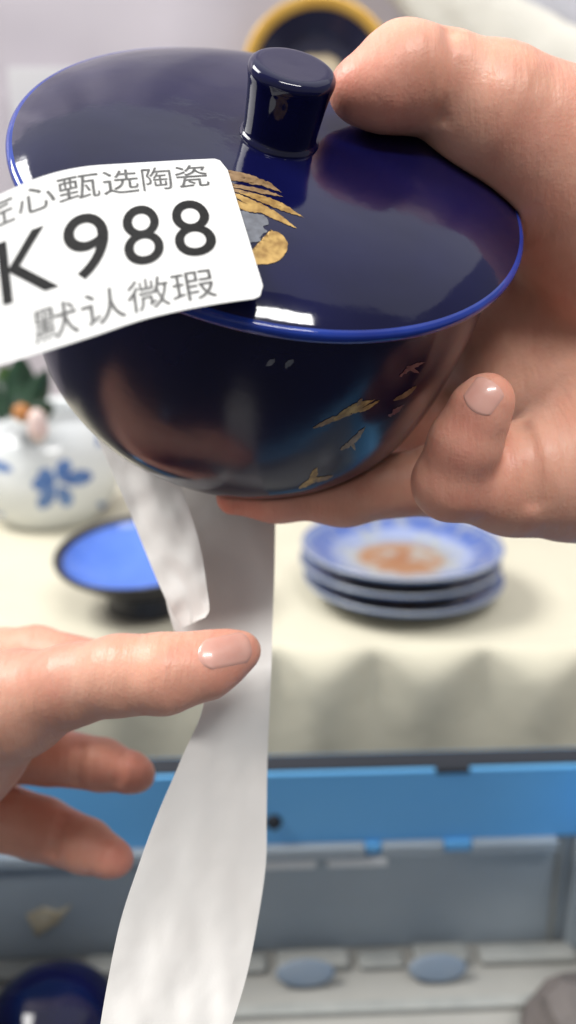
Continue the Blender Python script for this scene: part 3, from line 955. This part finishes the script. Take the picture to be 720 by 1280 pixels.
def flesh_object(name, fl_, root, blush):
    V, F = fl_.mesh()
    # keep the biggest connected piece
    me = bpy.data.meshes.new(name)
    iv = MW[root].inverted()
    M4 = np.array(iv)
    L = V @ M4[:3, :3].T + M4[:3, 3]
    me.from_pydata(L.tolist(), [], F.tolist())
    bm = bmesh.new(); bm.from_mesh(me)
    seen, best = set(), []
    bm.verts.ensure_lookup_table()
    for v in bm.verts:
        if v.index in seen: continue
        st, comp = [v], []
        seen.add(v.index)
        while st:
            a = st.pop(); comp.append(a)
            for e in a.link_edges:
                b = e.other_vert(a)
                if b.index not in seen:
                    seen.add(b.index); st.append(b)
        if len(comp) > len(best): best = comp
    keep = set(best)
    bmesh.ops.delete(bm, geom=[v for v in bm.verts if v not in keep], context='VERTS')
    bmesh.ops.recalc_face_normals(bm, faces=bm.faces)
    bm.to_mesh(me); bm.free()
    for p in me.polygons: p.use_smooth = True
    co = np.zeros(len(me.vertices) * 3); me.vertices.foreach_get('co', co)
    co = co.reshape(-1, 3)
    Wd = np.array(MW[root])
    wc = co @ Wd[:3, :3].T + Wd[:3, 3]
    val = np.zeros(len(wc))
    for c, r, amt in blush:
        d = np.linalg.norm(wc - np.array(c), axis=1)
        val = np.maximum(val, amt * np.clip(1 - d / r, 0, 1) ** .8)
    at_ = me.attributes.new('blush', 'FLOAT', 'POINT')
    at_.data.foreach_set('value', val.astype(np.float32))
    me.materials.append(M_skin)
    o = bpy.data.objects.new(name, me)
    COL.objects.link(o)
    o.parent = root
    MW[o] = MW[root].copy()
    return o

def nail(parent, bvh, c, along, across, mt, L, W, lift=.00035):
    """a curved nail plate dropped on the fingertip: c, along, across in picture pixels"""
    verts, faces = [], []
    n, m_ = 18, 14
    for i in range(n + 1):
        a = -1 + 2 * i / n
        for j in range(m_ + 1):
            b = -1 + 2 * j / m_
            # rounded free edge and cuticle
            lim = math.sqrt(max(0, 1 - max(0, abs(b) - .0) ** 2.6 * .55)) if a > 0 else math.sqrt(max(0, 1 - abs(b) ** 2 * .7))
            aa = a * lim
            px = c[0] + along[0] * aa * L + across[0] * b * W
            py = c[1] + along[1] * aa * L + across[1] * b * W
            d = ray(px, py).normalized()
            h = bvh.ray_cast(EYE, d)
            if h[0] is None:
                verts.append(None); continue
            nn = h[1] if h[1].dot(d) < 0 else -h[1]
            ed = max(abs(a), abs(b))
            l = lift * (1 if ed < .9 else max(-.3, 1 - (ed - .9) * 13))
            verts.append(h[0] + nn * l)
    for i in range(n):
        for j in range(m_):
            a = i * (m_ + 1) + j
            q = (a, a + 1, a + m_ + 2, a + m_ + 1)
            if all(verts[k] is not None for k in q): faces.append(q)
    used = sorted({k for q in faces for k in q}); mp = {k: i for i, k in enumerate(used)}
    return obj('fingernail', [verts[k] for k in used], [tuple(mp[k] for k in q) for q in faces], mt, parent)

# ---- the hand holding the bowl (comes in from the right)
lo = np.minimum.reduce([np.array(at(240, 20, .17)), np.array(at(240, 720, .34)), np.array(at(1180, -80, .34)), np.array(at(1180, 760, .19))]) - .012
hi = np.maximum.reduce([np.array(at(240, 20, .34)), np.array(at(1180, -80, .34)), np.array(at(1180, 760, .34)), np.array(at(1180, 300, .19))]) + .012
hi[0] = .235; lo[2] = .27
H = Flesh(lo, hi, .0008)
# thumb over the lid, its tip against the knob
th = [P(446, 114, .232, 35), P(472, 110, .233, 49), P(505, 98, .2355, 64)]
H.chain(th, .004)
H.chain([P(505, 98, .2355, 64), P(556, 104, .240, 62)], .003)
th = [P(568, 116, .2415, 62), P(610, 142, .245, 84), P(720, 218, .258, 118), P(830, 300, .27, 150)]
H.chain(th, .003)
# palm and wrist
H.chain([P(830, 300, .27, 150), P(960, 420, .28, 170), P(1180, 470, .29, 150), P(1400, 500, .30, 150)], .02)
H.chain([P(700, 330, .300, 70), P(715, 460, .298, 80), P(720, 570, .268, 84)], .016)
H.chain([P(660, 290, .306, 60), P(648, 430, .306, 80), P(650, 540, .290, 74)], .02)
H.chain([P(770, 330, .29, 110), P(800, 470, .305, 140), P(770, 580, .264, 96)], .016)
H.chain([P(800, 470, .305, 140), P(960, 470, .30, 170)], .02)
H.cone(*[P(668, 585, .246, 60)[0], P(760, 560, .256, 95)[0]], 60 * .246 / FPX, 95 * .256 / FPX, .012)
H.cone(*[P(645, 600, .246, 50)[0], P(700, 600, .25, 70)[0]], 50 * .246 / FPX, 66 * .25 / FPX, .012)
# little finger folded back into the palm, nail showing
H.chain([P(740, 600, .256, 68), P(640, 615, .247, 48), P(566, 604, .238, 47)], .006)
lf = [P(562, 602, .2365, 45), P(582, 553, .2300, 43), P(602, 510, .2258, 36), P(611, 497, .2247, 29)]
H.chain(lf, .004)
# long finger reaching under the bowl
H.chain([P(760, 520, .285, 66), P(640, 560, .286, 50), P(560, 598, .280, 44), P(430, 616, .272, 38), P(345, 618, .268, 31), P(292, 622, .266, 22)], .006)
# two more fingers under the bowl, behind that one
H.chain([P(770, 470, .30, 66), P(640, 500, .305, 46), P(520, 530, .305, 40), P(400, 540, .300, 32)], .006)
H.relax(1)
H.cut_bowl()
# creases: thumb joint, finger joints, palm lines
def line(pts, dd): return [at(px, py, dd(px, py) if callable(dd) else dd) for px, py in pts]
hand = empty('hand', Matrix.Translation(at(800, 460, .27)), 'hand holding the cobalt bowl, thumb on the lid and fingers curled underneath', 'hand')
V0, F0 = H.mesh()
tmpb = BVHTree.FromPolygons([Vector(v) for v in V0], F0.tolist())
def surf(px, py):
    h = tmpb.ray_cast(EYE, ray(px, py).normalized())
    return h[0]
def crease(Fl, pts, r=.0014, ck=.003):
    r, ck = r + .0007, .0032
    pp = catmull(pts, 5)
    ps = [surf(*p) for p in pp]
    ps = [p if p is None else p - ray(*q).normalized() * (r * .75) for p, q in zip(ps, pp)]
    Fl.groove([(a, b) for a, b in zip(ps, ps[1:]) if a is not None and b is not None and (a - b).length < .012], r, ck)
crease(H, [(564, 36), (567, 56), (572, 84), (566, 120), (552, 150)], .0006)
crease(H, [(640, 505), (664, 555), (672, 600), (670, 630)], .0010)
hb = flesh_object('skin', H, hand, [(at(440, 115, .228), .022, .75), (at(612, 500, .222), .016, .45), (at(300, 622, .262), .03, .5), (at(566, 604, .23), .02, .35), (at(520, 60, .225), .02, .25)])
hbv = bvh_of(hb, MW[hand])
nail(hb, hbv, (604, 496), (.58, -.81), (.81, .58), M_nail, 23, 22, .00022)

# ---- the other hand, pinching the backing paper (comes in from the left)
lo = np.array([-.275, .185, .155]); hi = np.array([.012, .375, .40])
G = Flesh(lo, hi, .0009)
lt = [P(306, 812, 0.2471, 18), P(292, 817, 0.2465, 28), P(258, 831, 0.2439, 40), P(205, 842, 0.2425, 48), P(150, 844, 0.2451, 48), P(90, 856, 0.2504, 49), P(20, 880, 0.2608, 66), P(-80, 925, 0.2818, 92)]
G.chain(lt, .004)
G.chain([P(-80, 925, 0.2818, 92), P(-200, 960, 0.3015, 110), P(-420, 1010, 0.3146, 110)], .02)
# index behind the thumb, its tip behind the paper
G.chain([P(-140, 880, 0.3080, 80), P(0, 832, 0.3120, 46), P(44, 823, 0.3094, 40), P(140, 838, 0.2910, 33), P(225, 832, 0.2785, 30), P(268, 828, 0.2739, 24)], .0025)
# middle and ring fingers, loosely bent
G.chain([P(-160, 930, 0.3080, 80), P(-20, 938, 0.3277, 40), P(62, 945, 0.3225, 36), P(128, 956, 0.3120, 32), P(165, 966, 0.3067, 25), P(174, 969, 0.3061, 20)], .002)
G.chain([P(-170, 980, 0.3080, 80), P(-40, 1010, 0.3303, 44), P(52, 1036, 0.3237, 38), P(108, 1058, 0.3132, 33), P(138, 1072, 0.3094, 25), P(147, 1075, 0.3094, 20)], .002)
G.chain([P(-40, 930, 0.3343, 46), P(-45, 1000, 0.3343, 46)], .010)
# little finger further down, out of the picture
G.chain([P(-180, 1020, 0.3080, 70), P(-110, 1090, 0.3277, 44), P(-60, 1150, 0.3211, 34), P(-40, 1170, 0.3172, 24)], .005)
G.relax(1)
V0, F0 = G.mesh()
tmpb = BVHTree.FromPolygons([Vector(v) for v in V0], F0.tolist())
crease(G, [(100, 934), (95, 955), (96, 980)], .0004)
crease(G, [(150, 944), (146, 962), (144, 980)], .0003)
crease(G, [(80, 1020), (70, 1042), (64, 1066)], .0004)
hand2 = empty('hand', Matrix.Translation(at(-200, 960, 0.3015)), 'hand pinching the hanging white paper strip between thumb and forefinger', 'hand')
gb = flesh_object('skin', G, hand2, [(at(300, 825, 0.2359), .018, .7), (at(172, 968, 0.2989), .02, .7), (at(146, 1075, 0.2989), .02, .7), (at(230, 870, 0.2359), .012, .3), (at(70, 950, 0.3080), .02, .3), (at(60, 1040, 0.3080), .02, .3)])
gbv = bvh_of(gb, MW[hand2])
nail(gb, gbv, (281, 814), (1.0, -.20), (.2, 1.0), M_nail, 34, 20, .0003)

# ------------------------------------------------------------------ backing paper strip
rows = [  # y, left x, right x, depth left, depth right
    (540, 190, 345, .300, .302), (600, 192, 345, .296, .298), (660, 196, 344, .289, .291), (720, 202, 343, .281, .283), (770, 212, 341, .274, .277), (810, 226, 340, .2690, .2720), (840, 236, 339, .2645, .2680),
    (880, 254, 337, .258, .270), (950, 226, 334, .250, .275), (1020, 196, 333, .243, .269), (1080, 174, 332, .237, .262), (1150, 151, 322, .230, .252), (1220, 136, 308, .223, .241), (1290, 124, 287, .216, .230), (1380, 112, 258, .210, .220), (1480, 110, 235, .206, .212)]
rr_ = catmull(rows, 12)
verts, faces = [], []
NW = 28
for row in rr_:
    y, xl, xr, dl, dr_ = row
    for k in range(NW + 1):
        t = k / NW
        bulge = -.0009 * math.sin(math.pi * t) * min(1, max(-.3, (y - 850) / 110))
        px = xl + (xr - xl) * t
        py = y + 6 * math.sin(math.pi * t) * (0 if y < 1000 else .5)
        verts.append(at(px, py, dl + (dr_ - dl) * t + bulge + .0007 * mnoise.noise(Vector((px * .03, y * .012, 2))) + .0002 * abs(mnoise.noise(Vector((px * .05 + y * .02, y * .03, 8))))))
for i in range(len(rr_) - 1):
    for k in range(NW):
        a = i * (NW + 1) + k
        faces.append((a, a + 1, a + NW + 2, a + NW + 1))
strip = empty('paper_strip', Matrix.Translation(at(200, 1480, .236)), 'long twisting strip of white backing paper hanging below the bowl', 'paper')
o = obj('strip', verts, faces, M_paper, strip)
o.modifiers.new('thickness', 'SOLIDIFY').thickness = 0.00012; o.modifiers.new('edges', 'EDGE_SPLIT').split_angle = R(50)
# the loose folded end at its left
rows = [(540, 118, 206, .293, .289), (580, 136, 214, .291, .287), (640, 162, 236, .286, .281), (690, 182, 250, .280, .275), (740, 203, 258, .274, .269), (774, 220, 262, .2705, .2655), (786, 226, 257, .2695, .2645)]
rr_ = catmull(rows, 10)
verts, faces = [], []
for row in rr_:
    y, xl, xr, dl, dr_ = row
    for k in range(NW + 1):
        t = k / NW
        verts.append(at(xl + (xr - xl) * t, y - 14 * t * (y - 540) / 246, dl + (dr_ - dl) * t - .004 + .0010 * mnoise.noise(Vector((t * 3, y * .03, 6))) + .0007 * abs(mnoise.noise(Vector((t * 2 + y * .008, y * .022, 3))))))
for i in range(len(rr_) - 1):
    for k in range(NW):
        a = i * (NW + 1) + k
        faces.append((a, a + 1, a + NW + 2, a + NW + 1))
o = obj('folded_end', verts, faces, M_paper, strip)
o.modifiers.new('thickness', 'SOLIDIFY').thickness = .00016; o.modifiers.new('edges', 'EDGE_SPLIT').split_angle = R(50)
